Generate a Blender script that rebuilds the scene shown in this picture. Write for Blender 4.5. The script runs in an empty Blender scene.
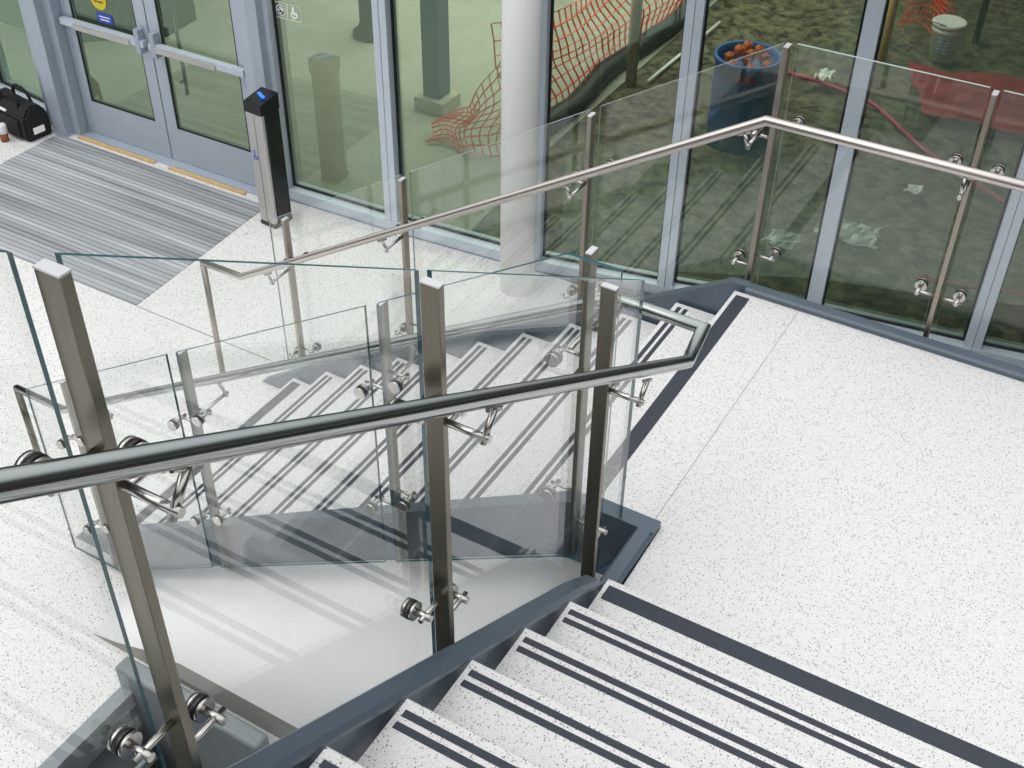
import bpy, bmesh, math, random
from mathutils import Vector, Matrix
random.seed(7)
col = bpy.context.scene.collection
RISE, RUN = 0.17, 0.2823
LZ = RISE * 11            # landing height
UX, UY = 3.176, -2.024    # upper flight: left tread end, first nosing
LX = RUN * 10             # landing edge
PITCH = RISE / RUN
def nos_low(x): return RISE + x * PITCH
def nos_up(y): return LZ + RISE + (UY - y) * PITCH

# ---------------------------------------------------------------- materials
def new_mat(name):
    m = bpy.data.materials.new(name); m.use_nodes = True
    nt = m.node_tree; nt.nodes.clear()
    out = nt.nodes.new('ShaderNodeOutputMaterial')
    return m, nt, out
def N(nt, t, **kw):
    n = nt.nodes.new(t)
    for k, v in kw.items():
        if k.startswith('i_'):
            key = k[2:]
            n.inputs[int(key) if key.isdigit() else key.replace('_', ' ')].default_value = v
        else: setattr(n, k, v)
    return n
def L(nt, a, b): nt.links.new(a, b)
def c4(c): return (c[0], c[1], c[2], 1)
def plain(name, color, rough=.5, metal=0, noise=.08, scale=8, spec=.5, emit=None, coat=0):
    m, nt, out = new_mat(name)
    b = N(nt, 'ShaderNodeBsdfPrincipled', i_Roughness=rough, i_Metallic=metal)
    b.inputs['Specular IOR Level'].default_value = spec
    b.inputs['Coat Weight'].default_value = coat
    tc = N(nt, 'ShaderNodeTexCoord')
    nz = N(nt, 'ShaderNodeTexNoise', i_Scale=scale, i_Detail=4.0)
    L(nt, tc.outputs['Object'], nz.inputs['Vector'])
    r = N(nt, 'ShaderNodeMapRange', i_3=1 - noise, i_4=1 + noise)
    L(nt, nz.outputs['Fac'], r.inputs[0])
    mx = N(nt, 'ShaderNodeVectorMath', operation='SCALE'); mx.inputs[0].default_value = color[:3]
    L(nt, r.outputs[0], mx.inputs['Scale'])
    L(nt, mx.outputs[0], b.inputs['Base Color'])
    if emit:
        b.inputs['Emission Color'].default_value = c4(emit[0]); b.inputs['Emission Strength'].default_value = emit[1]
    L(nt, b.outputs[0], out.inputs[0])
    return m
def terrazzo(name, base=(.80, .787, .78), scale=165, dens=.6):
    m, nt, out = new_mat(name)
    b = N(nt, 'ShaderNodeBsdfPrincipled', i_Roughness=.42)
    b.inputs['Specular IOR Level'].default_value = .35
    tc = N(nt, 'ShaderNodeTexCoord')
    geo = N(nt, 'ShaderNodeNewGeometry')
    col_ = None
    big = N(nt, 'ShaderNodeTexNoise', i_Scale=1.3, i_Detail=3.0); L(nt, geo.outputs['Position'], big.inputs['Vector'])
    rr = N(nt, 'ShaderNodeMapRange', i_3=.94, i_4=1.05); L(nt, big.outputs['Fac'], rr.inputs[0])
    mx = N(nt, 'ShaderNodeVectorMath', operation='SCALE'); mx.inputs[0].default_value = base
    L(nt, rr.outputs[0], mx.inputs['Scale'])
    cur = mx.outputs[0]
    for sc, th, d, ramp in ((scale, .46, dens, ((0, (.10, .10, .10)), (.4, (.22, .22, .215)), (.7, (.36, .355, .345)), (1, (.16, .17, .18)))),
                            (scale * 1.9, .5, .55, ((0, (.5, .49, .46)), (.5, (.62, .6, .57)), (1, (.42, .41, .38))))):
        v = N(nt, 'ShaderNodeTexVoronoi', i_Scale=sc); L(nt, geo.outputs['Position'], v.inputs['Vector'])
        sep = N(nt, 'ShaderNodeSeparateColor'); L(nt, v.outputs['Color'], sep.inputs[0])
        lt = N(nt, 'ShaderNodeMath', operation='LESS_THAN', i_1=d); L(nt, sep.outputs[0], lt.inputs[0])
        sz = N(nt, 'ShaderNodeMath', operation='MULTIPLY', i_1=th); L(nt, sep.outputs[1], sz.inputs[0])
        ds = N(nt, 'ShaderNodeMath', operation='LESS_THAN'); L(nt, v.outputs['Distance'], ds.inputs[0]); L(nt, sz.outputs[0], ds.inputs[1])
        f = N(nt, 'ShaderNodeMath', operation='MULTIPLY'); L(nt, lt.outputs[0], f.inputs[0]); L(nt, ds.outputs[0], f.inputs[1])
        cr = N(nt, 'ShaderNodeValToRGB')
        e = cr.color_ramp.elements
        e[0].position, e[0].color = ramp[0][0], c4(ramp[0][1]); e[1].position, e[1].color = ramp[-1][0], c4(ramp[-1][1])
        for p_, c_ in ramp[1:-1]:
            x = e.new(p_); x.color = c4(c_)
        L(nt, sep.outputs[2], cr.inputs[0])
        mix = N(nt, 'ShaderNodeMix', data_type='RGBA'); L(nt, f.outputs[0], mix.inputs[0]); L(nt, cur, mix.inputs[6]); L(nt, cr.outputs[0], mix.inputs[7])
        cur = mix.outputs[2]
    L(nt, cur, b.inputs['Base Color']); L(nt, b.outputs[0], out.inputs[0])
    return m
def glass(name, tint, boost, gloss_tint=(1, 1, 1)):
    m, nt, out = new_mat(name)
    geo = N(nt, 'ShaderNodeNewGeometry')
    ior = N(nt, 'ShaderNodeMapRange', i_3=1.5, i_4=1 / 1.5); L(nt, geo.outputs['Backfacing'], ior.inputs[0])
    fr = N(nt, 'ShaderNodeFresnel'); L(nt, ior.outputs[0], fr.inputs[0])
    mu = N(nt, 'ShaderNodeMath', operation='MULTIPLY', i_1=boost, use_clamp=True); L(nt, fr.outputs[0], mu.inputs[0])
    t = N(nt, 'ShaderNodeBsdfTransparent'); t.inputs[0].default_value = c4(tint)
    g = N(nt, 'ShaderNodeBsdfGlossy', i_Roughness=0.0); g.inputs[0].default_value = c4(gloss_tint)
    mx = N(nt, 'ShaderNodeMixShader'); L(nt, mu.outputs[0], mx.inputs[0]); L(nt, t.outputs[0], mx.inputs[1]); L(nt, g.outputs[0], mx.inputs[2])
    L(nt, mx.outputs[0], out.inputs[0])
    return m
def brushed(name, color, rough):
    m, nt, out = new_mat(name)
    b = N(nt, 'ShaderNodeBsdfPrincipled', i_Metallic=1.0, i_Roughness=rough)
    tc = N(nt, 'ShaderNodeTexCoord')
    mp = N(nt, 'ShaderNodeMapping'); mp.inputs['Scale'].default_value = (60, 60, 3); L(nt, tc.outputs['Object'], mp.inputs[0])
    nz = N(nt, 'ShaderNodeTexNoise', i_Scale=4.0, i_Detail=3.0); L(nt, mp.outputs[0], nz.inputs['Vector'])
    r = N(nt, 'ShaderNodeMapRange', i_3=.85, i_4=1.12); L(nt, nz.outputs['Fac'], r.inputs[0])
    mx = N(nt, 'ShaderNodeVectorMath', operation='SCALE'); mx.inputs[0].default_value = color
    L(nt, r.outputs[0], mx.inputs['Scale']); L(nt, mx.outputs[0], b.inputs['Base Color']); L(nt, b.outputs[0], out.inputs[0])
    return m
def grate(name):
    m, nt, out = new_mat(name)
    b = N(nt, 'ShaderNodeBsdfPrincipled', i_Roughness=.5, i_Metallic=.2)
    geo = N(nt, 'ShaderNodeNewGeometry'); sep = N(nt, 'ShaderNodeSeparateXYZ'); L(nt, geo.outputs['Position'], sep.inputs[0])
    # fine rails across y and broader worn bands
    fr = N(nt, 'ShaderNodeMath', operation='MULTIPLY', i_1=22.0); L(nt, sep.outputs[1], fr.inputs[0])
    fc = N(nt, 'ShaderNodeMath', operation='FRACT'); L(nt, fr.outputs[0], fc.inputs[0])
    gt = N(nt, 'ShaderNodeMath', operation='GREATER_THAN', i_1=.26); L(nt, fc.outputs[0], gt.inputs[0])
    cb = N(nt, 'ShaderNodeCombineXYZ'); L(nt, sep.outputs[1], cb.inputs[1])
    sx = N(nt, 'ShaderNodeMath', operation='MULTIPLY', i_1=.04); L(nt, sep.outputs[0], sx.inputs[0]); L(nt, sx.outputs[0], cb.inputs[0])
    nz = N(nt, 'ShaderNodeTexNoise', i_Scale=9.0, i_Detail=2.0); L(nt, cb.outputs[0], nz.inputs['Vector'])
    r = N(nt, 'ShaderNodeMapRange', i_1=.35, i_2=.65, i_3=.62, i_4=1.2); L(nt, nz.outputs['Fac'], r.inputs[0])
    mix = N(nt, 'ShaderNodeMix', data_type='RGBA'); mix.inputs[6].default_value = (.29, .30, .32, 1); mix.inputs[7].default_value = (.54, .55, .58, 1)
    L(nt, gt.outputs[0], mix.inputs[0])
    mx = N(nt, 'ShaderNodeVectorMath', operation='SCALE'); L(nt, mix.outputs[2], mx.inputs[0]); L(nt, r.outputs[0], mx.inputs['Scale'])
    L(nt, mx.outputs[0], b.inputs['Base Color']); L(nt, b.outputs[0], out.inputs[0])
    return m
def dirt(name, a, b_, scale=3):
    m, nt, out = new_mat(name)
    b = N(nt, 'ShaderNodeBsdfPrincipled', i_Roughness=.95)
    geo = N(nt, 'ShaderNodeNewGeometry')
    nz = N(nt, 'ShaderNodeTexNoise', i_Scale=scale, i_Detail=10.0, i_Roughness=.75); L(nt, geo.outputs['Position'], nz.inputs['Vector'])
    cr = N(nt, 'ShaderNodeValToRGB'); cr.color_ramp.elements[0].position = .40; cr.color_ramp.elements[1].position = .66
    cr.color_ramp.elements[0].color = c4(a); cr.color_ramp.elements[1].color = c4(b_)
    L(nt, nz.outputs['Fac'], cr.inputs[0]); L(nt, cr.outputs[0], b.inputs['Base Color'])
    bp = N(nt, 'ShaderNodeBump', i_Strength=.6, i_Distance=.05); L(nt, nz.outputs['Fac'], bp.inputs['Height']); L(nt, bp.outputs[0], b.inputs['Normal'])
    L(nt, b.outputs[0], out.inputs[0])
    return m

M = {}
M['terrazzo'] = terrazzo('terrazzo')
M['terrazzo_floor'] = terrazzo('terrazzo_floor', (.90, .88, .865), 110, .45)
M['strip'] = plain('grip_strip', (.035, .042, .058), .6, noise=.25, scale=60)
M['stringer'] = plain('painted_steel', (.092, .125, .16), .32, noise=.05, spec=.6)
M['steel'] = brushed('brushed_steel', (.235, .222, .178), .32)  # on near posts, toned down for the dim surroundings they mirror
M['steel_lit'] = brushed('brushed_steel_lit', (.40, .355, .30), .36)  # same steel, brighter copy for the light on the far posts
M['rail_lit'] = plain('satin_rail_lit', (.62, .57, .53), .30, 1, .03)  # same rail, paler copy for the light on the far side
M['rail'] = plain('satin_rail', (.41, .44, .425), .15, 1, .03)  # near rail, reflected surroundings put into its darker colour
M['chrome'] = plain('polished_steel', (.58, .56, .53), .2, 1, .04)
M['rubber'] = plain('black_rubber', (.012, .012, .013), .6)
M['glass'] = glass('clear_glass', (.972, .982, .977), 1.0)
M['edge'] = plain('glass_edge', (.008, .10, .125), .3, 0, .1, spec=.3)
M['edge_sheen'] = plain('glass_edge_sheen', (.42, .52, .50), .2, 0, .1)  # far glass edges painted pale for the light they reflect
M['topsheen'] = plain('post_top_sky_sheen', (.85, .85, .85), .35, .8, .03)  # bright plate standing for sky reflected on the post tops
M['pane'] = glass('green_facade_glass', (.60, .69, .58), 3.0, (.70, .97, .73))
M['alu'] = plain('anodised_aluminium', (.45, .52, .60), .45, .25, .05)
M['alu_s'] = plain('pale_blue_aluminium', (.62, .70, .79), .42, .2, .04)
M['alu_l'] = plain('light_aluminium', (.52, .59, .67), .42, .3, .05)
M['black'] = plain('black_gasket', (.008, .009, .01), .5)
M['column'] = plain('white_column_paint', (.92, .92, .92), .5, noise=.02)
M['white'] = plain('white_paint', (.93, .93, .92), .6, noise=.02)
M['panel_shade'] = plain('shaded_panel_edge', (.34, .34, .30), .6)  # front face of the white panel, greyed to stand for shade
M['grey'] = plain('grey_steel', (.27, .30, .31), .45, noise=.06)
M['dark'] = plain('dark_pit', (.03, .033, .033), .5)  # near-black; on the pit and basement steps it stands for shadow
M['joint'] = plain('pale_joint', (.33, .33, .33), .6)
M['darkline'] = plain('dark_joint', (.12, .125, .13), .6)
M['grate'] = grate('entrance_grate')
M['concrete'] = dirt('outside_concrete', (.36, .36, .30), (.44, .44, .37), 1.2)
M['dirt'] = dirt('site_dirt', (.018, .018, .010), (.27, .25, .15), 7)
M['wood'] = plain('raw_timber', (.72, .52, .24), .7, noise=.3, scale=14)
M['woodgrey'] = plain('weathered_timber', (.50, .46, .36), .8, noise=.3, scale=14)
M['net'] = plain('orange_plastic_net', (.95, .09, .03), .6)
M['blue'] = plain('blue_drum_plastic', (.02, .13, .42), .45, noise=.2, scale=3)
M['brick'] = plain('orange_rubble', (.70, .16, .05), .8, noise=.3)
M['whitep'] = plain('white_plastic', (.90, .91, .90), .45)
M['label'] = plain('blue_label_ink', (.22, .30, .55), .5)
M['red'] = plain('red_tarp', (.34, .02, .03), .6, noise=.25, scale=4)
M['hose'] = plain('red_hose', (.45, .04, .10), .5)
M['plastic'] = plain('crumpled_poly', (.45, .52, .50), .3, noise=.2)
M['bag'] = plain('black_nylon', (.012, .012, .013), .75, noise=.2)
M['led'] = plain('blue_led', (.02, .1, .9), .3, emit=((.03, .16, 1), 1.6))
M['silver'] = plain('reader_silver', (.55, .54, .52), .4, .4, .05)
M['gloss'] = plain('gloss_black', (.006, .006, .007), .25)
M['yellow'] = plain('yellow_vinyl', (.85, .66, .02), .5)
M['bluev'] = plain('blue_vinyl', (.03, .09, .62), .5)
M['signink'] = plain('sign_dark', (.05, .05, .05), .5)
M['signwhite_glow'] = plain('sign_white_glow', (.8, .8, .8), .5, emit=((.8, .8, .8), .25))  # white print with a faint glow added, though nothing lights it
M['brown'] = plain('cup_brown', (.28, .10, .03), .5)
M['bluegrey'] = plain('bluegrey_steel', (.06, .09, .17), .6)
M['darkbrown'] = plain('dark_brown', (.045, .035, .025), .8, noise=.3)
M['skyblock'] = plain('sky_block', (.10, .11, .10), .9)  # for the unseen slab and wall added to keep the site dark

# ---------------------------------------------------------------- mesh building
class MB:
    def __init__(self): self.bm = bmesh.new(); self.mi = 0
    def _tag(self, faces):
        for f in faces: f.material_index = self.mi
    def box(self, lo, hi, bevel=0, mat=None, seg=2):
        vs = [self.bm.verts.new((x, y, z)) for x in (lo[0], hi[0]) for y in (lo[1], hi[1]) for z in (lo[2], hi[2])]
        idx = ((0, 1, 3, 2), (4, 6, 7, 5), (0, 4, 5, 1), (2, 3, 7, 6), (0, 2, 6, 4), (1, 5, 7, 3))
        fs = [self.bm.faces.new([vs[i] for i in f]) for f in idx]
        if mat is not None:
            for v in vs: v.co = mat @ v.co
        if bevel:
            es = list({e for f in fs for e in f.edges})
            r = bmesh.ops.bevel(self.bm, geom=es, offset=bevel, segments=seg, affect='EDGES', profile=.5)
            fs = [f for f in r['faces']] + [f for f in fs if f.is_valid]
        self._tag([f for f in fs if f.is_valid]); return self
    def prism(self, pts, axis, a, b, side=None):
        """polygon pts in the plane across axis (0 x: (y,z); 1 y: (x,z); 2 z: (x,y)), from a to b"""
        def P(q, t): return {0: (t, q[0], q[1]), 1: (q[0], t, q[1]), 2: (q[0], q[1], t)}[axis]
        A = [self.bm.verts.new(P(q, a)) for q in pts]; B = [self.bm.verts.new(P(q, b)) for q in pts]
        f1 = self.bm.faces.new(A); f2 = self.bm.faces.new(B[::-1]); fs = [f1, f2]
        n = len(pts); sd = []
        for i in range(n): sd.append(self.bm.faces.new([A[i], B[i], B[(i + 1) % n], A[(i + 1) % n]]))
        self._tag(fs + sd)
        if side is not None:
            for f in sd: f.material_index = side
        return self
    def tube(self, pts, r, n=14, caps=True, r2=None):
        pts = [Vector(p) for p in pts]; rings = []
        prev = None
        for i, p in enumerate(pts):
            if i == 0: t = (pts[1] - p).normalized()
            elif i == len(pts) - 1: t = (p - pts[i - 1]).normalized()
            else: t = ((pts[i + 1] - p).normalized() + (p - pts[i - 1]).normalized()).normalized()
            if prev is None:
                up = Vector((0, 0, 1)) if abs(t.z) < .9 else Vector((1, 0, 0))
            else: up = prev
            s = t.cross(up).normalized(); u = s.cross(t).normalized(); prev = u
            k = 1.0
            if 0 < i < len(pts) - 1:
                d = (p - pts[i - 1]).normalized().dot(t); k = 1 / max(d, .5)
                axis_bend = ((pts[i + 1] - p).normalized() - (p - pts[i - 1]).normalized())
                bd = axis_bend.normalized() if axis_bend.length > 1e-6 else None
            else: bd = None
            rad = r if r2 is None else r + (r2 - r) * i / (len(pts) - 1)
            ring = []
            for j in range(n):
                a = 2 * math.pi * j / n
                o = s * math.cos(a) * rad + u * math.sin(a) * rad
                if bd is not None: o += bd * o.dot(bd) * (k - 1)
                ring.append(self.bm.verts.new(p + o))
            rings.append(ring)
        fs = []
        for a, b in zip(rings, rings[1:]):
            for j in range(n): f = self.bm.faces.new([a[j], a[(j + 1) % n], b[(j + 1) % n], b[j]]); f.smooth = True; fs.append(f)
        if caps: fs += [self.bm.faces.new(rings[0][::-1]), self.bm.faces.new(rings[-1])]
        self._tag(fs); return self
    def lathe(self, prof, c, n=28):
        rings = [[self.bm.verts.new((c[0] + r * math.cos(2 * math.pi * j / n), c[1] + r * math.sin(2 * math.pi * j / n), c[2] + z)) for j in range(n)] for r, z in prof]
        fs = []
        for a, b in zip(rings, rings[1:]):
            for j in range(n): f = self.bm.faces.new([a[j], a[(j + 1) % n], b[(j + 1) % n], b[j]]); f.smooth = True; fs.append(f)
        fs += [self.bm.faces.new(rings[0][::-1]), self.bm.faces.new(rings[-1])]
        self._tag(fs); return self
    def disc(self, c, d, r, h, n=24):
        d = Vector(d).normalized(); c = Vector(c)
        return self.tube([c - d * h / 2, c + d * h / 2], r, n)
    def build(self, name, mats, parent=None, recalc=True):
        if recalc: bmesh.ops.recalc_face_normals(self.bm, faces=self.bm.faces)
        me = bpy.data.meshes.new(name); self.bm.to_mesh(me); self.bm.free()
        for m in (mats if isinstance(mats, (list, tuple)) else [mats]): me.materials.append(M[m])
        o = bpy.data.objects.new(name, me); col.objects.link(o)
        if parent is not None:
            o.parent = parent
            base = Vector((0, 0, 0)); q = parent
            while q is not None: base += q.location; q = q.parent
            o.location = -base
        return o
def tag(o, label=None, cat=None, group=None, kind=None):
    if label: o['label'] = label
    if cat: o['category'] = cat
    if group: o['group'] = group
    if kind: o['kind'] = kind
    return o
def thing(name, label, cat, loc=(0, 0, 0), group=None, kind=None):
    o = bpy.data.objects.new(name, None); col.objects.link(o); o.location = loc; o.empty_display_size = .1
    return tag(o, label, cat, group, kind)
def recenter(root):
    """moves an Empty to the base centre of what it parents"""
    pass

# ---------------------------------------------------------------- lower flight
W = 1.56
low = thing('stair_flight', 'lower flight of white terrazzo steps with grey stringers, rising from the lobby floor', 'stairs', (LX / 2, -W / 2, 0))
for k in range(1, 11):
    x0, z = RUN * (k - 1), RISE * k
    b = MB().prism([(x0 - .0, z - .035), (x0 - .0, z - .004), (x0 + .004, z), (x0 + RUN + .025, z), (x0 + RUN + .025, z - .05), (x0 + .05, z - .05), (x0 + .045, z - RISE - .0), (x0 + .02, z - RISE - .0)], 1, -W, .0)
    st = b.build('step', 'terrazzo', low)
    spans = ((.022, .085),) if k == 1 else ((.024, .044), (.058, .078))
    for a, c in spans:
        MB().box((x0 + a, -W + .03, z - .006), (x0 + c, -.03, z + .0015)).build('grip_strip', 'strip', st)
def stringer_poly(x_end, h, d):
    return [(-.30, 0), (-.28, .02), (0.02, nos_low(0.02) + h), (2.79, nos_low(2.79) + h), (x_end, LZ + .03), (x_end, LZ - d), (2.86, LZ - d), (.20, 0)]
for y0, y1, h, xe in ((.02, .068, .045, 2.87), (-1.635, -1.57, .02, 2.90)):
    MB().prism(stringer_poly(xe, h, .27), 1, y0, y1).build('stringer', 'stringer', low)

# upper landing
land = thing('stair_landing', 'wide white terrazzo landing joining the lower and upper flights', 'landing', (3.8, -1, LZ))
MB().prism([(LX, -W), (3.17, -1.57), (3.176, UY + .0), (5.2, UY), (5.2, .0), (LX, .0)], 2, LZ - .2, LZ).build('slab', 'terrazzo', land)
MB().box((LX + .019, -1.53, LZ - .006), (LX + .085, -.03, LZ + .0015)).build('grip_strip', 'strip', land)
MB().box((LX + .31, -1.56, LZ - .006), (LX + .3125, -.005, LZ + .0008)).build('divider_strip', 'joint', land)
MB().prism([(.0, LZ - .36), (.0, LZ + .02), (.010, LZ + .030), (.058, LZ + .030), (.068, LZ + .02), (.068, LZ - .36)], 0, 2.87, 5.2).build('edge_curb', 'stringer', land)
b = MB(); 
b.prism([(2.90, -1.635), (3.168, -1.635), (3.168, -1.567), (2.90, -1.567)], 2, LZ - .30, LZ + .030)
b.build('corner_curb', 'stringer', land)

# ---------------------------------------------------------------- upper flight
NUP = 9
up = thing('stair_flight', 'upper flight of white terrazzo steps climbing toward the viewer from the landing', 'stairs', (4, UY - 1, LZ))
XR = 5.0
for m in range(1, NUP + 1):
    y0, z = UY - RUN * (m - 1), LZ + RISE * m
    b = MB().prism([(y0, z - .035), (y0, z - .004), (y0 - .004, z), (y0 - RUN - .025, z), (y0 - RUN - .025, z - .05), (y0 - .05, z - .05), (y0 - .045, z - RISE), (y0 - .02, z - RISE)], 0, UX, XR)
    st = b.build('step', 'terrazzo', up)
    spans = ((.028, .092),) if m in (1, NUP) else ((.030, .050), (.066, .086))
    for a, c in spans:
        MB().box((UX + .015, y0 - c, z - .006), (XR - .03, y0 - a, z + .0015)).build('grip_strip', 'strip', st)
def up_stringer(x0, x1):
    h, d = .012, .36
    y0, y1 = -2.0, UY - RUN * NUP
    bm = MB()
    # profile across the run: a plate with a rounded top bead, swept along the pitch
    def ring(y, zt):
        return [(x1 - .016, y, zt - d), (x1 - .016, y, zt - .05), (x1, y, zt - .026), (x1, y, zt - .012), (x1 - .012, y, zt), (x0 + .010, y, zt), (x0, y, zt - .01), (x0, y, zt - d)]
    path = [(-1.635, LZ + .030), (-1.95, LZ + .03), (-2.06, nos_up(-2.06) + h - .02), (-2.2, nos_up(-2.2) + h), (y1, nos_up(y1) + h)]
    rs = [[bm.bm.verts.new(p) for p in ring(y, z)] for y, z in path]
    for a, b in zip(rs, rs[1:]):
        for j in range(len(a)): bm.bm.faces.new([a[j], a[(j + 1) % len(a)], b[(j + 1) % len(a)], b[j]])
    bm.bm.faces.new(rs[0]); bm.bm.faces.new(rs[-1][::-1])
    return bm
up_stringer(3.10, 3.168).build('stringer', 'stringer', up)
MB().prism([(-2.0, LZ - .3), (-2.0, LZ + .05), (-2.1, nos_up(-2.1) + .02), (UY - RUN * NUP, nos_up(UY - RUN * NUP) + .02), (UY - RUN * NUP, nos_up(UY - RUN * NUP) - .36)], 0, XR + .005, XR + .07).build('stringer', 'stringer', up)

YT = UY - RUN * (NUP - 1); ZTOP = LZ + RISE * NUP
tag(MB().box((UX, -9, ZTOP - .25), (9, YT - RUN - .03, ZTOP)).build('floor_upper', 'terrazzo'), kind='structure')
# ---------------------------------------------------------------- railings
def basis(along):  # along = unit horizontal direction of run, out = toward glass
    return Vector(along)
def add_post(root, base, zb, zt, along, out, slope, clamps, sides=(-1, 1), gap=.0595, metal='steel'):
    """flat bar post with a plate painted bright for sky sheen on its top; clamps: heights at the post axis, or (left, right) heights"""
    along = Vector(along); out = Vector(out)
    c = Vector(base)
    m = Matrix(((along.x, out.x, 0, c.x), (along.y, out.y, 0, c.y), (0, 0, 1, 0), (0, 0, 0, 1)))
    p = MB().box((-.0105, -.0235, zb), (.0105, .0235, zt), .0015, m, 1).build('post', metal, root)
    MB().box((-.0107, -.0237, zt + .0002), (.0107, .0237, zt + .0035), 0, m).build('post_top_sheen', 'topsheen', p)
    for zc in clamps:
        for s in sides:
            k = MB()
            dz = zc[(s + 1) // 2] if isinstance(zc, tuple) else zc + .084 * s * slope
            o = Vector((c.x, c.y, dz))
            k.tube([o, o + along * .106 * s], .0068, 12)
            q = o + along * .084 * s
            k.tube([q - out * .020, q + out * (gap - .01)], .0094, 14)       # standoff pin
            k.disc(q + out * (gap - .0115), out, .0258, .009)                # inner washer
            k.disc(q + out * (gap + .0115), out, .0258, .009)                # outer washer
            k.mi = 1
            k.disc(q + out * gap, out, .0264, .0136)               # gasket through the glass
            k.build('glass_clamp', ['chrome', 'rubber'], p)
    return p
def add_panel(root, poly, axis, t0, t1, edge='edge'):
    return MB().prism(poly, axis, t0, t1, side=1).build('glass_panel', ['glass', edge], root)
def add_bracket(root, post_xyz, arm_dir, arm_len, rail_pt, along=None):
    b = MB(); p = Vector(post_xyz); a = Vector(arm_dir)
    e = p + a * arm_len
    b.tube([p - a * .0, e + a * .014], .009, 14)
    r = Vector(rail_pt); up_ = (r - e).normalized()
    b.tube([e - up_ * .016, r - up_ * .022], .0085, 14)
    if along is not None:
        al = Vector(along).normalized(); 
        b.tube([r - up_ * .0235 - al * .032, r - up_ * .0235 + al * .032], .006, 8)
    return b.build('rail_bracket', 'chrome', root)
GAP = 0.059  # post centre to glass centre

# upper flight railing
r_up = thing('glass_railing', 'stainless posts and clear glass panels guarding the open side of the upper flight', 'railing', (3.073, -2.85, LZ))
upy = (-3.693, -2.843, -1.968)
upt = (4.180, 3.662, 3.138)
upn = upy + (-4.53,)
for y in upn:
    i = list(upn).index(y)
    n = nos_up(y); zt = upt[i] if i < 3 else n + 1.125
    add_post(r_up, (3.073, y), n - .22, zt, (0, 1, 0), (-1, 0, 0), -PITCH, (n + .13, n + .78), (1,) if i == 2 else (-1, 1), .042)
gx0, gx1 = 3.025, 3.037
def upanel(ya, yb):  # ya < yb (descending toward +y)
    add_panel(r_up, [(ya, nos_up(ya) - .12), (yb, nos_up(yb) - .12), (yb, nos_up(yb) + 1.147), (ya, nos_up(ya) + 1.147)], 0, gx0, gx1)
upanel(-2.789, -1.625); upanel(-3.649, -2.835); upanel(-4.49, -3.717)

# lower flight inner railing
r_in = thing('glass_railing', 'stainless posts and clear glass on the near side of the lower flight', 'railing', (1.4, -1.665, .9))
for x in (.06, .935, 2.04, 2.866):
    n = min(nos_low(x), LZ + .03); s = PITCH if x < 2.7 else PITCH
    add_post(r_in, (x, -1.665), max(n - .24, 0), n + 1.125, (1, 0, 0), (0, -1, 0), s, (n + .135, n + .76), (-1,) if x > 2.8 else (-1, 1))
gy0, gy1 = -1.730, -1.718
B_ = -.2; T_ = 1.152
add_panel(r_in, [(-.19, .06), (.15, .06), (.904, nos_low(.904) + B_), (.904, nos_low(.904) + T_), (-.18, nos_low(-.18) + T_)], 1, gy0, gy1)
add_panel(r_in, [(.970, nos_low(.970) + B_), (2.008, nos_low(2.008) + B_), (2.008, nos_low(2.008) + T_), (.970, nos_low(.970) + T_)], 1, gy0, gy1)
add_panel(r_in, [(2.066, nos_low(2.066) + B_), (2.87, nos_low(2.87) + B_), (3.000, nos_low(2.87) + B_), (3.000, 3.028), (2.815, 3.028), (2.066, nos_low(2.066) + T_)], 1, gy0, gy1)

# outer railing of the lower flight and landing
r_out = thing('glass_railing', 'stainless posts and clear glass along the far side of the lower flight and landing', 'railing', (1.9, .123, .9))
for x in (-.01, .862, 1.972, 2.846, 3.684, 4.56):
    n = nos_low(x) if x < 2.8 else LZ + .005
    s = PITCH if x < 2.8 else 0
    zt = n + (1.13 if x < 2.8 else 1.15)
    add_post(r_out, (x, .1225), max(n - .24, 0) if x < 2.8 else LZ - .2, zt, (1, 0, 0), (0, 1, 0), s, (n + .12, n + .81) if x < 2.8 else ((n + .07, n + .135), (n + .73, n + .80)) if x < 3 else (n + .20, n + .81), metal='steel_lit')
fy0, fy1 = .176, .188
T2 = 1.145
add_panel(r_out, [(-.19, .06), (.15, .06), (.812, nos_low(.812) + B_), (.812, nos_low(.812) + T2), (-.19, nos_low(-.19) + T2)], 1, fy0, fy1, 'edge_sheen')
add_panel(r_out, [(.876, nos_low(.876) + B_), (1.934, nos_low(1.934) + B_), (1.934, nos_low(1.934) + T2), (.876, nos_low(.876) + T2)], 1, fy0, fy1, 'edge_sheen')
add_panel(r_out, [(1.986, nos_low(1.986) + B_), (2.81, nos_low(2.81) + B_), (2.81, nos_low(2.81) + T2), (1.986, nos_low(1.986) + T2)], 1, fy0, fy1, 'edge_sheen')
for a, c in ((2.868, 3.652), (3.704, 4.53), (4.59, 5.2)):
    add_panel(r_out, [(a, LZ - .2), (c, LZ - .2), (c, 3.018), (a, 3.018)], 1, fy0, fy1, 'edge_sheen')

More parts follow.
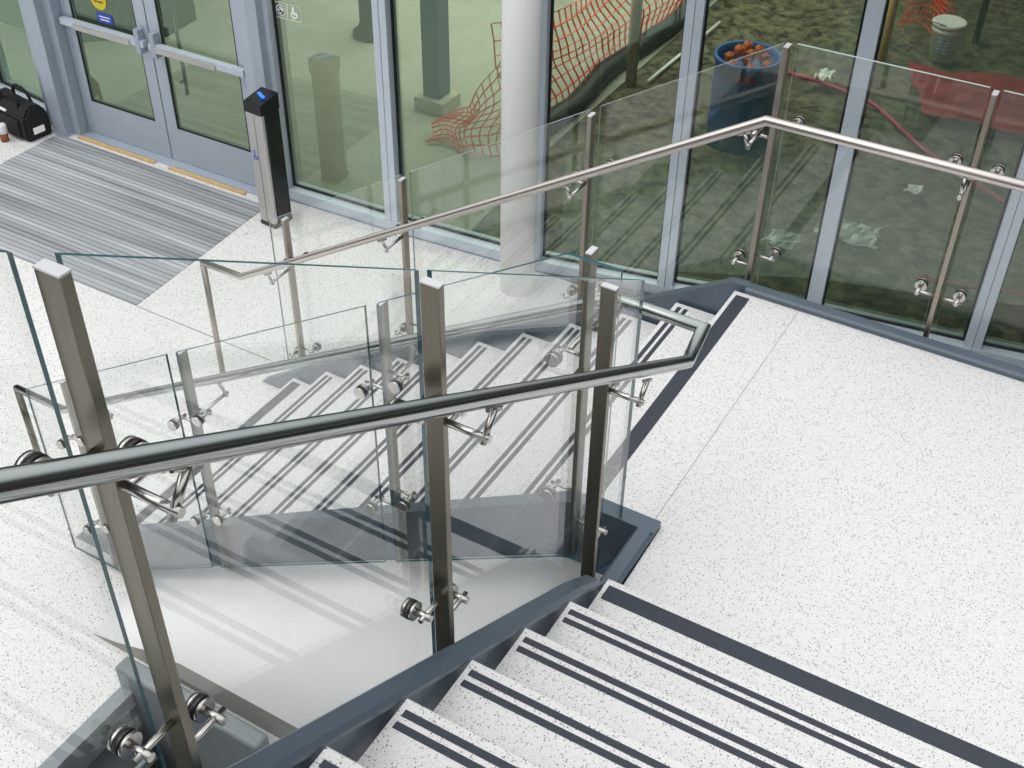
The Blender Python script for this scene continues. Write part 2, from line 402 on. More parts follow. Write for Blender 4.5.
# continuous handrails
RR = .0215
h_in = thing('handrail', 'thick stainless handrail running down the upper flight and turning along the lower flight', 'handrail', (3.2, -1.6, LZ))
ye = -4.62
pts = [(3.20, -6.5, nos_up(ye) + .862), (3.20, ye, nos_up(ye) + .862), (3.20, -1.60, nos_up(-1.60) + .892), (3.186, -1.455, 2.712), (2.87, -1.46, 2.722), (-.32, -1.46, .822), (-.68, -1.46, .822)]
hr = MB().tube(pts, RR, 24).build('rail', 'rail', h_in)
MB().tube([(-.68, -1.46, .832), (-.68, -1.46, 0)], .019, 18).build('newel_post', 'steel', h_in)
for y in upn:
    z = nos_up(y) + .872
    add_bracket(h_in, (3.09, y, z - .105), (1, 0, 0), .108, (3.20, y + .05, z - .05 * PITCH), (0, 1, -PITCH))
for x in (.06, .935, 2.04, 2.80):
    z = nos_low(x) + .85
    add_bracket(h_in, (x, -1.645, z - .11), (0, 1, 0), .185, (x - .05, -1.46, z - .05 * PITCH), (1, 0, PITCH))
h_out = thing('handrail', 'stainless handrail on the far side, bending level where the landing begins', 'handrail', (1.8, -.065, 1))
pts = [(-.56, -.065, .905), (-.25, -.065, .905), (2.865, -.065, 2.775), (5.2, -.065, 2.775)]
MB().tube(pts, RR, 24).build('rail', 'rail_lit', h_out)
MB().tube([(-.56, -.065, .915), (-.56, -.065, 0)], .019, 18).build('newel_post', 'steel_lit', h_out)
for x in (-.01, .862, 1.972, 2.80):
    z = nos_low(x) + .875
    add_bracket(h_out, (x, .105, z - .092), (0, -1, 0), .165, (x - .03, -.062, z - .03 * PITCH), (1, 0, PITCH))
for x in (3.684, 4.56):
    add_bracket(h_out, (x, .105, 2.665), (0, -1, 0), .17, (x, -.065, 2.775), (1, 0, 0))

# ---------------------------------------------------------------- lobby floor, opening and what is under the stairs
def flat(name, poly, z, mat, thick=.2, **kw):
    o = MB().prism(poly, 2, z - thick, z).build(name, mat); tag(o, **kw); return o
# floor with a stair opening (x .7..3.0, y -6..-2.25): four slabs in one mesh
b = MB()
for lo, hi in (((-12, -2.25), (9, 2.12)), ((-12, -9), (.70, -2.25)), ((3.3, -9), (9, -2.25)), ((.70, -9), (3.3, -6))):
    b.box((lo[0], lo[1], -.2), (hi[0], hi[1], 0))
tag(b.build('floor', 'terrazzo_floor'), kind='structure')
tag(MB().box((-1.62, .222, -.01), (-.40, .228, .001)).build('trim_1', 'darkline'), kind='structure')
tag(MB().box((-12, .222, -.01), (-4.1, .228, .001)).build('trim_2', 'darkline'), kind='structure')

b = MB()
sk = [(.30, 0, 0), (.50, .05, .03), (.72, .13, .06), (.95, .175, .22), (1.4, .18, .49), (2.0, .18, .85), (2.84, .18, 1.36), (3.09, .18, 1.50)]
fr_ = [b.bm.verts.new((x, -2.09, 0)) for x, z, t in sk]; ed = [b.bm.verts.new((x, -2.09, z + .002)) for x, z, t in sk]
tp = [b.bm.verts.new((x - .05, -1.645, max(nos_low(x - .05) - .262, z + .008) if x < 2.9 else LZ - .31)) for x, z, t in sk]; bk_ = [b.bm.verts.new((x - .05, -1.645, 0)) for x, z, t in sk]
for q in (fr_, ed, tp, bk_): pass
for A_, B2 in ((fr_, ed), (ed, tp), (tp, bk_), (bk_, fr_)):
    for i in range(len(sk) - 1): 
        f_ = b.bm.faces.new([A_[i], A_[i + 1], B2[i + 1], B2[i]]); f_.smooth = (A_ is ed); f_.material_index = 1 if A_ is fr_ else 0
b.bm.faces.new([fr_[0], ed[0], tp[0], bk_[0]]); b.bm.faces.new([fr_[-1], bk_[-1], tp[-1], ed[-1]])
bh = b.build('soffit_panel', ['white', 'panel_shade'])
tag(bh, 'smooth white sloping panel enclosing the space beneath the lower flight', 'panel')
tag(MB().box((2.95, -1.5, 0), (4.9, -.1, LZ - .37)).build('wall_landing', 'white'), kind='structure')
tag(MB().box((3.2, -5.9, 0), (4.95, -5.5, ZTOP - .26)).build('wall_upper', 'white'), kind='structure')
beam = thing('steel_kerb', 'grey painted steel kerb with a rounded end beside the floor opening', 'kerb', (1, -2.27, 0))
MB().box((.655, -2.262, -.8), (1.575, -2.165, .15), .022, None, 3).build('kerb_body', 'grey', beam)
tag(MB().box((.675, -6, -.25), (.755, -2.24, .012), .004).build('trim_3', 'grey'), kind='structure')
tag(MB().box((1.58, -2.262, -.85), (3.3, -2.251, .002)).build('trim_6', 'grey'), kind='structure')
# basement flight, its shadow painted in as near-black colour
bf = thing('stair_flight', 'dark basement flight seen through the floor opening at bottom left', 'stairs', (1.5, -3, -1))
for k in range(1, 8):
    x0 = .72 + .28 * (k - 1)
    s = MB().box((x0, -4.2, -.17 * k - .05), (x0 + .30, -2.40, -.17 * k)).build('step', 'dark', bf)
    MB().box((x0 + .24, -4.2, -.17 * k - .002), (x0 + .262, -2.42, -.17 * k + .002)).build('grip_strip', 'grey', s)
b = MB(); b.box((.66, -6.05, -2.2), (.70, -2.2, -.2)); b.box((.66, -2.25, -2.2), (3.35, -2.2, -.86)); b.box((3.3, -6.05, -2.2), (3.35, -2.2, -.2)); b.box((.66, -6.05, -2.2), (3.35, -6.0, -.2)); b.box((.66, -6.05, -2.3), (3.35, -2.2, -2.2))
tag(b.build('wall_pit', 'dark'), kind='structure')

# ---------------------------------------------------------------- facade
nodes = [(-6.25, 2.36), (-5.2, 2.155), (-4.30, 2.03)]
right = [(-1.68, 2.06), (-.635, 2.095), (.575, 2.19), (1.565, 2.385), (2.60, 2.63), (3.685, 2.79), (4.75, 2.985), (5.8, 3.2)]
ZT = 3.3; ZS = .105
def frame_mat(a, b):
    a = Vector((a[0], a[1], 0)); b = Vector((b[0], b[1], 0)); d = (b - a); L_ = d.length; d.normalize()
    n = Vector((-d.y, d.x, 0))      # outward (away from the lobby)
    m = Matrix(((d.x, n.x, 0, a.x), (d.y, n.y, 0, a.y), (0, 0, 1, 0), (0, 0, 0, 1)))
    return m, L_
wi = 0
def window(a, b, left_m=True, right_m=False, mw=.055):
    global wi; wi += 1
    m, L_ = frame_mat(a, b)
    w = thing('window_%d' % wi, None, None, ((a[0] + b[0]) / 2, (a[1] + b[1]) / 2, 0), kind='structure')
    f = MB()
    f.box((0, -.10, .025), (L_, .06, ZS), 0, m)            # sill block
    f.box((0, -.10, ZT - .1), (L_, .06, ZT), 0, m)         # head
    f.box((0, -.09, ZS), (mw, .06, ZT - .1), .003, m, 1)
    f.box((L_ - mw, -.09, ZS), (L_, .06, ZT - .1), .003, m, 1)
    f.build('frame', 'alu_s', w)
    k = MB(); k.box((0, -.085, -.02), (L_, .05, .025), 0, m)
    k.build('base_strip', 'alu', w)
    g = MB(); t = .016
    g.box((mw, -.022, ZS), (L_ - mw, -.004, ZS + t), 0, m); g.box((mw, -.022, ZT - .1 - t), (L_ - mw, -.004, ZT - .1), 0, m)
    g.box((mw, -.022, ZS), (mw + t, -.004, ZT - .1), 0, m); g.box((L_ - mw - t, -.022, ZS), (L_ - mw, -.004, ZT - .1), 0, m)
    g.build('gasket', 'black', w)
    p = MB(); vs = [p.bm.verts.new(m @ Vector(q)) for q in ((mw, 0, ZS), (L_ - mw, 0, ZS), (L_ - mw, 0, ZT - .1), (mw, 0, ZT - .1))]
    p.bm.faces.new(vs); p.build('pane', 'pane', w, recalc=False)
    return w
ll = list(zip(nodes, nodes[1:]))
for a, b in ll: window(a, b)
for a, b in zip(right, right[1:]): window(a, b)

# door frame and doors
DY = 2.0
fr = thing('trim_4', None, None, (-2.9, 1.95, 0), kind='structure')
b = MB()
b.box((-4.30, 1.90, 0), (-4.12, 2.08, ZT)); b.box((-4.13, 1.80, 0), (-3.98, 2.06, ZT)); b.box((-3.99, 1.88, 0), (-3.885, 2.06, ZT))
b.build('jamb', 'alu', fr)
b = MB(); b.box((-1.86, 1.91, 0), (-1.765, 2.08, ZT)); b.build('jamb', 'alu_l', fr)
b = MB(); b.box((-1.765, 1.90, 0), (-1.66, 2.10, ZT)); b.build('jamb', 'alu', fr)
MB().box((-3.89, 1.90, 2.45), (-1.86, 2.06, ZT)).build('header', 'alu', fr)
MB().box((-3.9, 1.885, .0), (-1.86, 2.06, .014)).build('threshold', 'alu_l', fr)
def door(n, x0, x1, hinge_left):
    d = thing('door_%d' % n, None, None, ((x0 + x1) / 2, DY, 0), kind='structure')
    s, br = .115, .33
    f = MB(); y0, y1 = DY - .022, DY + .022
    f.box((x0, y0, .018), (x1, y1, br)); f.box((x0, y0, 2.32), (x1, y1, 2.45))
    f.box((x0, y0, br), (x0 + s, y1, 2.32)); f.box((x1 - s, y0, br), (x1, y1, 2.32))
    f.build('leaf_frame', 'alu_l', d)
    g = MB(); t = .014
    xa, xb = x0 + s, x1 - s
    g.box((xa, y0 + .004, br), (xb, y0 + .014, br + t)); g.box((xa, y0 + .004, 2.32 - t), (xb, y0 + .014, 2.32)); g.box((xa, y0 + .004, br), (xa + t, y0 + .014, 2.32)); g.box((xb - t, y0 + .004, br), (xb, y0 + .014, 2.32))
    g.build('gasket', 'black', d)
    p = MB(); p.bm.faces.new([p.bm.verts.new(q) for q in ((xa, DY, br), (xb, DY, br), (xb, DY, 2.32), (xa, DY, 2.32))]); p.build('pane', 'pane', d, recalc=False)
    zb = 1.055
    bar = MB(); bar.box((x0 + .02, DY - .085, zb - .03), (x1 - .02, DY - .03, zb + .03), .006)
    bo = bar.build('push_bar', 'alu_s', d)
    k = MB()
    if hinge_left: k.box((x0 + .18, DY - .10, zb - .034), (x1 - .16, DY - .08, zb + .012), .003)
    else: k.box((x0 + .10, DY - .10, zb - .034), (x1 - .30, DY - .08, zb + .012), .003)
    k.build('push_pad', 'silver', bo)
    lx = x1 - .075 if hinge_left else x0 + .075
    k = MB(); k.box((lx - .026, DY - .092, zb - .09), (lx + .026, DY - .02, zb + .12), .010); k.build('latch_case', 'alu', bo)
    hx = (x1 - .17) if hinge_left else (x0 + .20)
    k = MB().tube([(hx, DY + .022, .75), (hx, DY + .08, .75)], .012); k.tube([(hx, DY + .022, 1.75), (hx, DY + .08, 1.75)], .012); k.tube([(hx, DY + .08, .62), (hx, DY + .08, 1.9)], .016)
    k.build('pull_handle', 'steel', d)
    return d
door(1, -3.88, -2.905, True); door(2, -2.89, -1.865, False)

# stickers on the glass
def decal(name, label, cat, parts, y, m=None):
    t = thing(name, label, cat, parts[0][1])
    return t
st = thing('round_sticker', 'yellow round warning sticker on the left door glass', 'sticker', (-3.43, DY - .004, 1.2))
b = MB().disc((-3.43, DY - .004, 1.30), (0, 1, 0), .088, .003, 32); b.build('sticker_face', 'yellow', st)
k = MB()
for i, w in enumerate((.045, .06, .05)): k.box((-3.43 - w, DY - .0075, 1.335 - i * .03), (-3.43 + w, DY - .0055, 1.345 - i * .03))
k.build('printed_lines', 'signink', st)
st = thing('square_sticker', 'small blue rectangular sticker below the yellow one on the left door glass', 'sticker', (-3.40, DY - .004, 1.1))
MB().box((-3.48, DY - .006, 1.105), (-3.31, DY - .003, 1.185)).build('sticker_face', 'bluev', st)
k = MB()
for i, w in enumerate((.06, .05)): k.box((-3.395 - w, DY - .0085, 1.153 - i * .025), (-3.395 + w, DY - .0065, 1.161 - i * .025))
k.build('printed_lines', 'signwhite_glow', st)
wm, wl = frame_mat(right[0], right[1])
def sign(cx, cz, s, kind, label, name):
    t = thing(name, label, 'sign', tuple(wm @ Vector((cx, -.004, cz - s))))
    def ring(b, r, w, ox=0, oz=0, a0=0, a1=2 * math.pi):
        n = 28; pts = [wm @ Vector((cx + ox + r * math.cos(a0 + (a1 - a0) * i / n), -.006, cz + oz + r * math.sin(a0 + (a1 - a0) * i / n))) for i in range(n + 1)]
        b.tube(pts, w, 6)
    b = MB()
    q = [(cx - s, -.006, cz - s), (cx + s, -.006, cz - s), (cx + s, -.006, cz + s), (cx - s, -.006, cz + s), (cx - s, -.006, cz - s)]
    b.tube([wm @ Vector(p) for p in q], .0022, 6); b.build('sign_border', 'signwhite_glow', t)
    b = MB()
    if kind == 'smoke':
        b.disc(wm @ Vector((cx, -.006, cz)), wm.to_3x3() @ Vector((0, 1, 0)), s * .72, .002, 28)
        b.build('symbol', 'signwhite_glow', t)
        b = MB(); ring(b, s * .55, .004)
        b.tube([wm @ Vector((cx - s * .4, -.009, cz + s * .4)), wm @ Vector((cx + s * .4, -.009, cz - s * .4))], .004, 6)
        b.tube([wm @ Vector((cx - s * .38, -.009, cz - .01)), wm @ Vector((cx + s * .38, -.009, cz - .01))], .004, 6)
        b.build('symbol_lines', 'signink', t)
    else:
        ring(b, s * .42, .005, -.0, -s * .25, math.radians(120), math.radians(385))
        b.tube([wm @ Vector(p) for p in ((cx - s * .1, -.007, cz + s * .55), (cx - s * .05, -.007, cz - s * .05), (cx + s * .35, -.007, cz - s * .05), (cx + s * .55, -.007, cz - s * .5))], .007, 6)
        b.disc(wm @ Vector((cx - s * .1, -.006, cz + s * .68)), wm.to_3x3() @ Vector((0, 1, 0)), s * .15, .004, 14)
        b.build('symbol', 'signwhite_glow', t)
sign(.120, 1.585, .058, 'smoke', 'white outlined no smoking sign on the window beside the right door', 'no_smoking_sign')
sign(.240, 1.585, .058, 'chair', 'white outlined wheelchair sign on the window beside the right door', 'accessibility_sign')

# round column
tag(MB().tube([(.605, 1.85, 0), (.605, 1.85, ZT)], .127, 48).build('round_column', 'column'), 'smooth white round column standing just inside the glass front', 'column')

# ---------------------------------------------------------------- lobby things
mat_ = MB().prism([(-4.09, .225), (-1.63, .225), (-1.72, 1.80), (-4.09, 1.80)], 2, .0, .006).build('entrance_mat', 'grate')
tag(mat_, 'grey ribbed metal entrance mat on the floor before the doors', 'mat')
for (x0, x1, lb) in ((-3.88, -2.99, 'yellow timber strip lying at the sill of the left door'), (-2.82, -1.99, 'yellow timber strip lying at the sill of the right door')):
    tag(MB().box((x0, 1.835, .0), (x1, 1.872, .02), .003).build('timber_strip', 'wood'), lb, 'wood strip')
# card reader post
rd = thing('access_post', 'silver and black access control post with a blue light, beside the right door', 'post', (-1.505, 1.665, 0))
rd.rotation_euler = (0, 0, math.radians(-4))
def rdb(name, mat, b, par=rd):
    o = b.build(name, mat); o.parent = par; return o
rdb('foot', 'dark', MB().box((-.082, -.098, 0), (.082, .098, .035), .004))
rdb('silver_front', 'silver', MB().box((-.078, -.098, .035), (.078, -.06, .972), .010))
rdb('black_body', 'gloss', MB().box((-.075, -.058, .035), (.080, .095, .972), .006))
rdb('seam', 'signink', MB().box((.0, -.0995, .035), (.003, -.0975, .95)))
cap = rdb('cap', 'gloss', MB().prism([(-.098, .97), (-.102, 1.055), (.098, 1.09), (.098, .97)], 0, -.084, .084))
o = MB().box((-.055, -.012, .0), (.085, .012, .012), .003, Matrix.Translation((-.01, 0.01, 1.074)) @ Matrix.Rotation(math.radians(-9), 4, 'Y') @ Matrix.Rotation(math.radians(-30), 4, 'Z')).build('light_bar', 'led'); o.parent = cap
k = MB()
ic = lambda x, z: (x + .01, -.1005, z)
k.tube([ic(-.045 + .018 * math.cos(a / 10), .60 + .018 * math.sin(a / 10)) for a in range(20, 68, 3)], .0028, 6)
k.tube([ic(-.05, .645), ic(-.046, .61), ic(-.028, .61), ic(-.02, .59)], .0032, 6); k.disc(ic(-.05, .655), (0, 1, 0), .007, .003, 12)
rdb('wheelchair_symbol', 'bluev', k)

# tool bag
bg = thing('tool_bag', 'black nylon tool bag with handles on the floor under the left window', 'bag', (-4.42, 1.71, 0))
bg.scale = (1.12, 1.0, 1.0)
bg.rotation_euler = (0, 0, math.radians(-8))
def bgb(name, mat, b, par=bg):
    o = b.build(name, mat); o.parent = par; return o
b = MB()
prof = [(-.12, 0), (-.13, .05), (-.12, .22), (-.05, .31), (.05, .31), (.12, .22), (.13, .05), (.12, 0)]
b.prism(prof, 0, -.24, .24)
bmesh.ops.bevel(b.bm, geom=list(b.bm.edges), offset=.018, segments=2, affect='EDGES')
body = bgb('bag_body', 'bag', b)
for s in (-1, 1):
    bgb('bag_handle', 'bag', MB().tube([(-.12, s * .07, .26), (-.1, s * .06, .36), (-.03, s * .05, .40), (.05, s * .05, .40), (.10, s * .06, .35), (.12, s * .07, .26)], .014, 8))
bgb('side_pocket', 'bag', MB().box((-.17, -.155, .03), (.17, -.115, .19), .015))
k = MB(); k.box((.06, -.158, .215), (.12, -.10, .232)); 
bgb('name_patch', 'signwhite_glow', MB().box((.243, -.06, .06), (.246, .05, .12)))
bgb('brand_strip', 'signwhite_glow', MB().box((-.10, -.128, .222), (.0, -.110, .238)))
cp = thing('coffee_cup', 'small white and brown cup standing beside the black bag', 'cup', (-4.39, 1.475, 0))
MB().lathe([(.034, 0), (.040, .10), (.040, .1)], (-4.39, 1.475, 0), 24).build('cup_body', 'brown', cp)
MB().lathe([(.041, .08), (.043, .145), (.036, .16), (.02, .162)], (-4.39, 1.475, 0), 24).build('cup_lid', 'whitep', cp)

# ---------------------------------------------------------------- construction site outside the glass
tag(MB().prism([(-13, 2.12), (-4.3, 2.12), (-.1, 2.25), (-.25, 4), (-.40, 14), (-13, 14)], 2, -.2, -.001).build('ground_concrete', 'concrete'), kind='structure')
# bumpy dirt
b = MB(); nx, ny = 70, 90
vs = {}
for i in range(nx + 1):
    for j in range(ny + 1):
        t = j / ny; y = 2.25 + (14 - 2.25) * t
        xl = -.22 - .2 * t; x = xl + (9 - xl) * (i / nx)
        fy = 2.25 + max(0, (x - .6)) * .2
        yy = fy + (14 - fy) * t
        z = .02 * math.sin(3.1 * x + 1.3 * yy) + .018 * math.sin(5.3 * yy - 2 * x) + random.uniform(-.008, .008)
        e = min(1, i / 4, (yy - fy) / .4)
        z = z * e - .02
        z += .10 * math.exp(-((x - 1.2) ** 2 + (yy - 4.35) ** 2) / .22)
        vs[i, j] = b.bm.verts.new((x, yy, z))
for i in range(nx):
    for j in range(ny):
        f = b.bm.faces.new([vs[i, j], vs[i + 1, j], vs[i + 1, j + 1], vs[i, j + 1]]); f.smooth = True
tag(b.build('ground_dirt', 'dirt'), kind='structure')
tag(MB().box((-13, 2.6, 3.4), (12, 14.2, 3.5)).build('light_block_slab', 'skyblock'), kind='structure')  # unseen slab added to block sky light over the site
tag(MB().box((-13, 14, -.2), (12, 14.1, 3.4)).build('light_block_wall', 'skyblock'), kind='structure')  # unseen wall added behind the site to keep it dark
tag(MB().box((-13, 2.0, 3.3), (12, 3.4, 3.42)).build('trim_5', 'alu'), kind='structure')

# blue drum
dr = thing('plastic_drum', 'blue open drum full of orange rubble standing in the dirt', 'drum', (1.16, 4.74, 0))
C_ = (1.16, 4.74, 0)
MB().lathe([(.25, 0), (.268, .03), (.272, .28), (.28, .30), (.272, .32), (.272, .58), (.28, .60), (.272, .62), (.272, .81), (.288, .83), (.288, .87), (.262, .87), (.258, .81), (.256, .75), (.0001, .75)], C_, 40).build('drum_body', 'blue', dr)
k = MB().box((-.085, -.004, -.03), (.085, .004, .03), 0, Matrix.Translation((1.16 + .273 * math.sin(.30), 4.74 - .277 * math.cos(.30), .76)) @ Matrix.Rotation(.30, 4, 'Z')); k.build('red_label', 'red', dr)
spots = [(0, 0, .81)] + [(.165 * math.cos(t), .165 * math.sin(t), .81) for t in [i * math.pi / 3 for i in range(6)]] + [(.085 * math.cos(t), .085 * math.sin(t), .905) for t in (.5, 2.1, 3.7, 5.3)]
for px, py, pz in spots:
    s = random.uniform(.052, .060)
    o = MB(); bmesh.ops.create_icosphere(o.bm, subdivisions=1, radius=s)
    for v in o.bm.verts: v.co *= random.uniform(.82, 1.05)
    ob = o.build('rubble_lump', 'brick'); ob.location = (1.16 + px, 4.74 + py, pz)
    tag(ob, 'lump of orange rubble inside the blue drum', 'rubble', 'orange rubble in the drum')
# white bucket
PX, PY = 2.22, 7.62
bk = thing('pail', 'white plastic pail with lid and printed label beyond the glass', 'bucket', (PX, PY, 0))
MB().lathe([(.125, 0), (.15, .29), (.16, .295), (.16, .32), (.153, .325), (.155, .35)], (PX, PY, 0), 32).build('pail_body', 'whitep', bk)
MB().lathe([(.168, .345), (.171, .375), (.155, .39), (.138, .383), (.0001, .383)], (PX, PY, 0), 32).build('lid', 'whitep', bk)
MB().tube([(PX - .16, PY, .32), (PX - .185, PY - .10, .36), (PX - .13, PY - .15, .40), (PX, PY - .165, .39)], .006, 6).build('wire_handle', 'steel', bk)
k = MB()
for i in range(5):
    for a0, a1 in ((-1.9, -1.5), (-1.35, -.95)):
        z = .10 + .036 * i; r = .125 + .025 * z / .29 + .004
        k.tube([(PX + r * math.cos(a0 + (a1 - a0) * t / 5), PY + r * math.sin(a0 + (a1 - a0) * t / 5), z) for t in range(6)], .007, 5)
k.build('printed_label', 'label', bk)

# orange safety nets
def net(name, label, P, nu, nv, th=.012, mat='net'):
    b = MB(); g = [[b.bm.verts.new(P(i / nu, j / nv)) for j in range(nv + 1)] for i in range(nu + 1)]
    for i in range(nu):
        for j in range(nv): b.bm.faces.new([g[i][j], g[i + 1][j], g[i + 1][j + 1], g[i][j + 1]])
    o = b.build(name, mat)
    w = o.modifiers.new('strands', 'WIREFRAME'); w.thickness = th; w.use_even_offset = False
    return tag(o, label, 'safety net')
def P1(u, v):
    y = 3.75 + 3.6 * u; sag = .12 * math.sin(7 * u) * v
    return (-.42 - .35 * v * (1 - u) + sag * .8 + .05 * math.sin(9 * v + 5 * u), y + .12 * math.sin(6 * v), .03 + (1.05 - .25 * math.sin(3.14 * u)) * v)
net('safety_net', 'orange plastic safety net sagging between posts behind the white column', P1, 30, 9, .019)
def P2(u, v):
    # loose end: lies low at its tip and climbs toward the column
    h = .14 + .95 * u ** 1.6
    return (-1.22 + .82 * u + .05 * math.sin(8 * v + 4 * u), 3.36 + .12 * u + (.34 - .2 * u) * v + .05 * math.sin(9 * u), .02 + h * v + .02 * math.sin(14 * u))
net('safety_net', 'loose end of orange net spilled on the pale concrete left of the column', P2, 12, 9, .017)
def P3(u, v): return (1.62 + .55 * u + .05 * math.sin(8 * v), 8.15 + .2 * math.sin(5 * u), .02 + .95 * v)
net('safety_net', 'dark orange net standing behind the white pail', P3, 12, 14, .02)
def bar(name, label, cat, a, b_, r, mat, n=4):
    return tag(MB().tube([a, b_], r, n).build(name, mat), label, cat)
bar('timber_post', 'pale timber post holding up the orange net', 'post', (-.20, 5.42, -.03), (-.20, 5.42, 1.6), .06, 'woodgrey')
bar('timber_stake', 'orange brown timber stake leaning left of the white pail', 'stake', (1.72, 7.25, -.03), (1.66, 7.5, 1.5), .045, 'wood')
bar('steel_stake', 'thin dark upright stake just behind the white pail', 'stake', (2.42, 8.2, -.03), (2.42, 8.2, 1.4), .035, 'dark')
bar('conduit', 'white plastic conduit lying on the dirt beside the net', 'pipe', (-.06, 5.5, .02), (-.02, 7.2, .03), .018, 'whitep', 10)
b = MB()
pts = [(-.42 + .04 * math.sin(i), 3.9 + i * .35, .08 + .02 * math.sin(2 * i)) for i in range(14)]
b.tube(pts, .10, 10); tag(b.build('sediment_sock', 'dark'), 'black sediment roll lying along the foot of the orange net', 'roll')
sc_ = thing('steel_column', 'blue grey square steel column standing outside on the concrete', 'column', (-1.55, 4.05, 0))
MB().box((-1.62, 3.95, 0.12), (-1.44, 4.13, 3.4)).build('shaft', 'bluegrey', sc_)
tag(MB().box((-1.68, 3.88, 0), (-1.36, 4.18, .12), .004).build('timber_block', 'woodgrey'), 'timber packing block under the blue grey steel column', 'block')
tag(MB().prism([(-8, 3.3), (-5.5, 3.25), (-4.75, 3.9), (-4.8, 4.4), (-8, 4.4)], 2, 0, .7).build('dark_block', 'darkbrown'), 'dark brown wall-like block added outside to darken the left door glass', 'wall')  # added only to darken the view through the left door
tag(MB().lathe([(.20, 0), (.21, .05), (.15, .10), (.13, .16), (.13, 1.1), (.10, 1.14)], (-2.98, 5.05, 0), 28).build('bollard', 'darkbrown'), 'dark brown bollard with a flared foot outside beyond the signed window', 'bollard')
# red tarp, hose, litter
def sheet(name, label, cat, poly, mat, amp, nu=14, nv=12, z0=.05):
    b = MB()
    def P(u, v):
        a, bq, c, d = [Vector(q) for q in poly]
        p = (a * (1 - u) + bq * u) * (1 - v) + (d * (1 - u) + c * u) * v
        return (p.x + random.uniform(-.02, .02), p.y + random.uniform(-.02, .02), z0 + amp * abs(math.sin(9 * u + 5 * v) * math.cos(7 * v - 3 * u)) + random.uniform(0, amp * .5))
    g = [[b.bm.verts.new(P(i / nu, j / nv)) for j in range(nv + 1)] for i in range(nu + 1)]
    for i in range(nu):
        for j in range(nv): f = b.bm.faces.new([g[i][j], g[i + 1][j], g[i + 1][j + 1], g[i][j + 1]])
    o = b.build(name, mat); so = o.modifiers.new('thickness', 'SOLIDIFY'); so.thickness = .006
    return tag(o, label, cat)
sheet('tarpaulin', 'dark red tarpaulin spread on the dirt at the right edge', 'tarp', [(2.45, 6.1), (4.6, 6.3), (4.6, 7.6), (2.0, 7.1)], 'red', .06)
sheet('plastic_sheet', 'crumpled clear plastic sheet on the dirt close to the glass', 'plastic sheet', [(2.25, 3.62), (2.75, 3.62), (2.7, 3.95), (2.3, 3.9)], 'plastic', .04, 9, 9)
sheet('plastic_sheet', 'crumpled clear plastic scrap left of the landing corner post', 'plastic sheet', [(1.95, 3.3), (2.2, 3.3), (2.2, 3.55), (1.98, 3.5)], 'plastic', .035, 7, 7)
sheet('litter', 'white plastic litter lying right of the blue drum', 'litter', [(1.32, 6.3), (1.48, 6.32), (1.46, 6.5), (1.34, 6.48)], 'whitep', .07, 6, 6)
sheet('litter', 'small pale scrap of litter lying below the red hose', 'litter', [(2.68, 4.66), (2.82, 4.68), (2.8, 4.78), (2.7, 4.78)], 'whitep', .03, 5, 5)
def smooth(pts, n=8):
    out = []; P = [Vector(p) for p in pts]; P = [P[0]] + P + [P[-1]]
    for i in range(1, len(P) - 2):
        for t in range(n):
            t = t / n; a, b_, c, d = P[i - 1], P[i], P[i + 1], P[i + 2]
            out.append(.5 * ((2 * b_) + (c - a) * t + (2 * a - 5 * b_ + 4 * c - d) * t * t + (3 * b_ - a - 3 * c + d) * t ** 3))
    return out + [P[-1]]
tag(MB().tube(smooth([(1.05, 6.35, .05), (1.45, 6.3, .05), (1.95, 6.13, .05), (2.35, 5.75, .05), (2.70, 5.42, .05), (3.40, 4.95, .05), (3.9, 4.6, .05)]), .022, 8).build('hose', 'hose'), 'long red hose snaking across the dirt below the tarp', 'hose')
tag(MB().tube(smooth([(3.1, 3.48, .04), (3.5, 3.55, .045), (3.9, 3.68, .04), (4.6, 3.75, .04)]), .018, 8).build('hose', 'hose'), 'short length of red hose on the dirt behind the right post', 'hose')

# ---------------------------------------------------------------- light
w = bpy.data.worlds.new('World'); bpy.context.scene.world = w; w.use_nodes = True
nt = w.node_tree; nt.nodes.clear()
out = nt.nodes.new('ShaderNodeOutputWorld'); bgd = nt.nodes.new('ShaderNodeBackground')
tc = nt.nodes.new('ShaderNodeTexCoord'); sp = nt.nodes.new('ShaderNodeSeparateXYZ'); cr = nt.nodes.new('ShaderNodeValToRGB')
nt.links.new(tc.outputs['Generated'], sp.inputs[0])
mr = nt.nodes.new('ShaderNodeMapRange'); mr.inputs[1].default_value = -1; mr.inputs[2].default_value = 1
nt.links.new(sp.outputs[2], mr.inputs[0]); nt.links.new(mr.outputs[0], cr.inputs[0])
e = cr.color_ramp.elements
e[0].position = .45; e[0].color = (.06, .06, .055, 1); e[1].position = 1.0; e[1].color = (1.7, 1.72, 1.75, 1)
x = e.new(.64); x.color = (.10, .105, .105, 1)
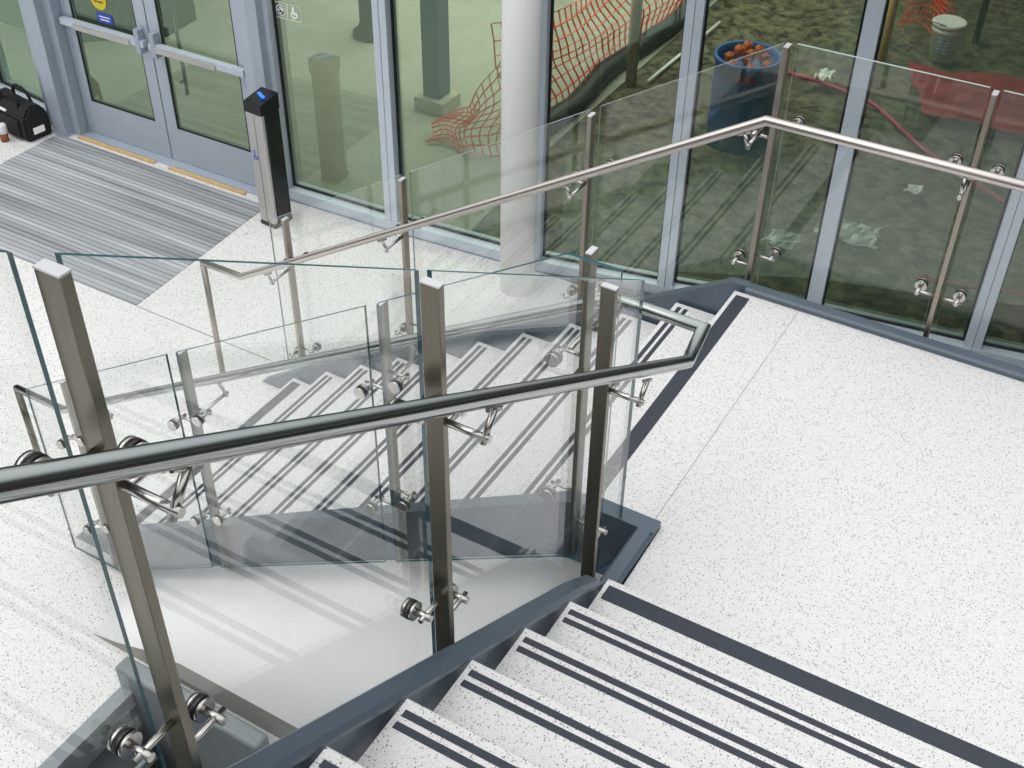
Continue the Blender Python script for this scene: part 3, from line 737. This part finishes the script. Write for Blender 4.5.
x = e.new(.76); x.color = (1.0, 1.03, 1.06, 1)
nt.links.new(cr.outputs[0], bgd.inputs[0]); bgd.inputs[1].default_value = 0.86
nt.links.new(bgd.outputs[0], out.inputs[0])
sun = bpy.data.lights.new('skylight_sun', 'SUN'); sun.energy = 0.75; sun.angle = math.radians(50); sun.color = (1, .98, .95)
so = bpy.data.objects.new('skylight_sun', sun); col.objects.link(so); so.rotation_euler = (math.radians(22), math.radians(-18), 0)
al = bpy.data.lights.new('site_fill', 'AREA'); al.energy = 360; al.size = 6; al.color = (1, 1, .92)  # unseen fill light added to brighten the site
ao = bpy.data.objects.new('site_fill', al); col.objects.link(ao); ao.location = (-1.6, 7.0, 3.3)

# ---------------------------------------------------------------- camera
cam = bpy.data.cameras.new('camera'); co = bpy.data.objects.new('camera', cam); col.objects.link(co)
f, pitch, roll, yaw = 1194.4015, 0.6839771, 0.0143896, 0.5207320
cam.sensor_fit = 'HORIZONTAL'; cam.sensor_width = 36; cam.lens = f / 1024 * 36; cam.clip_start = .05; cam.clip_end = 200
cp_, sp_, cy_, sy_ = math.cos(pitch), math.sin(pitch), math.cos(yaw), math.sin(yaw)
hd = Vector((-sy_, cy_, 0)); rt = Vector((cy_, sy_, 0)); zz = Vector((0, 0, 1))
fw = cp_ * hd - sp_ * zz; upv = sp_ * hd + cp_ * zz
c_, s_ = math.cos(roll), math.sin(roll)
r2 = c_ * rt + s_ * upv; u2 = -s_ * rt + c_ * upv
co.matrix_world = Matrix(((r2.x, u2.x, -fw.x, 4.2147), (r2.y, u2.y, -fw.y, -4.5003), (r2.z, u2.z, -fw.z, 5.0365), (0, 0, 0, 1)))
sc = bpy.context.scene; sc.camera = co
sc.view_settings.view_transform = 'Standard'; sc.view_settings.look = 'None'; sc.view_settings.exposure = 0.0
sc.cycles.use_denoising = True
sc.cycles.max_bounces = 10; sc.cycles.transparent_max_bounces = 40; sc.cycles.glossy_bounces = 6; sc.cycles.diffuse_bounces = 4
sc.cycles.caustics_reflective = False; sc.cycles.caustics_refractive = False
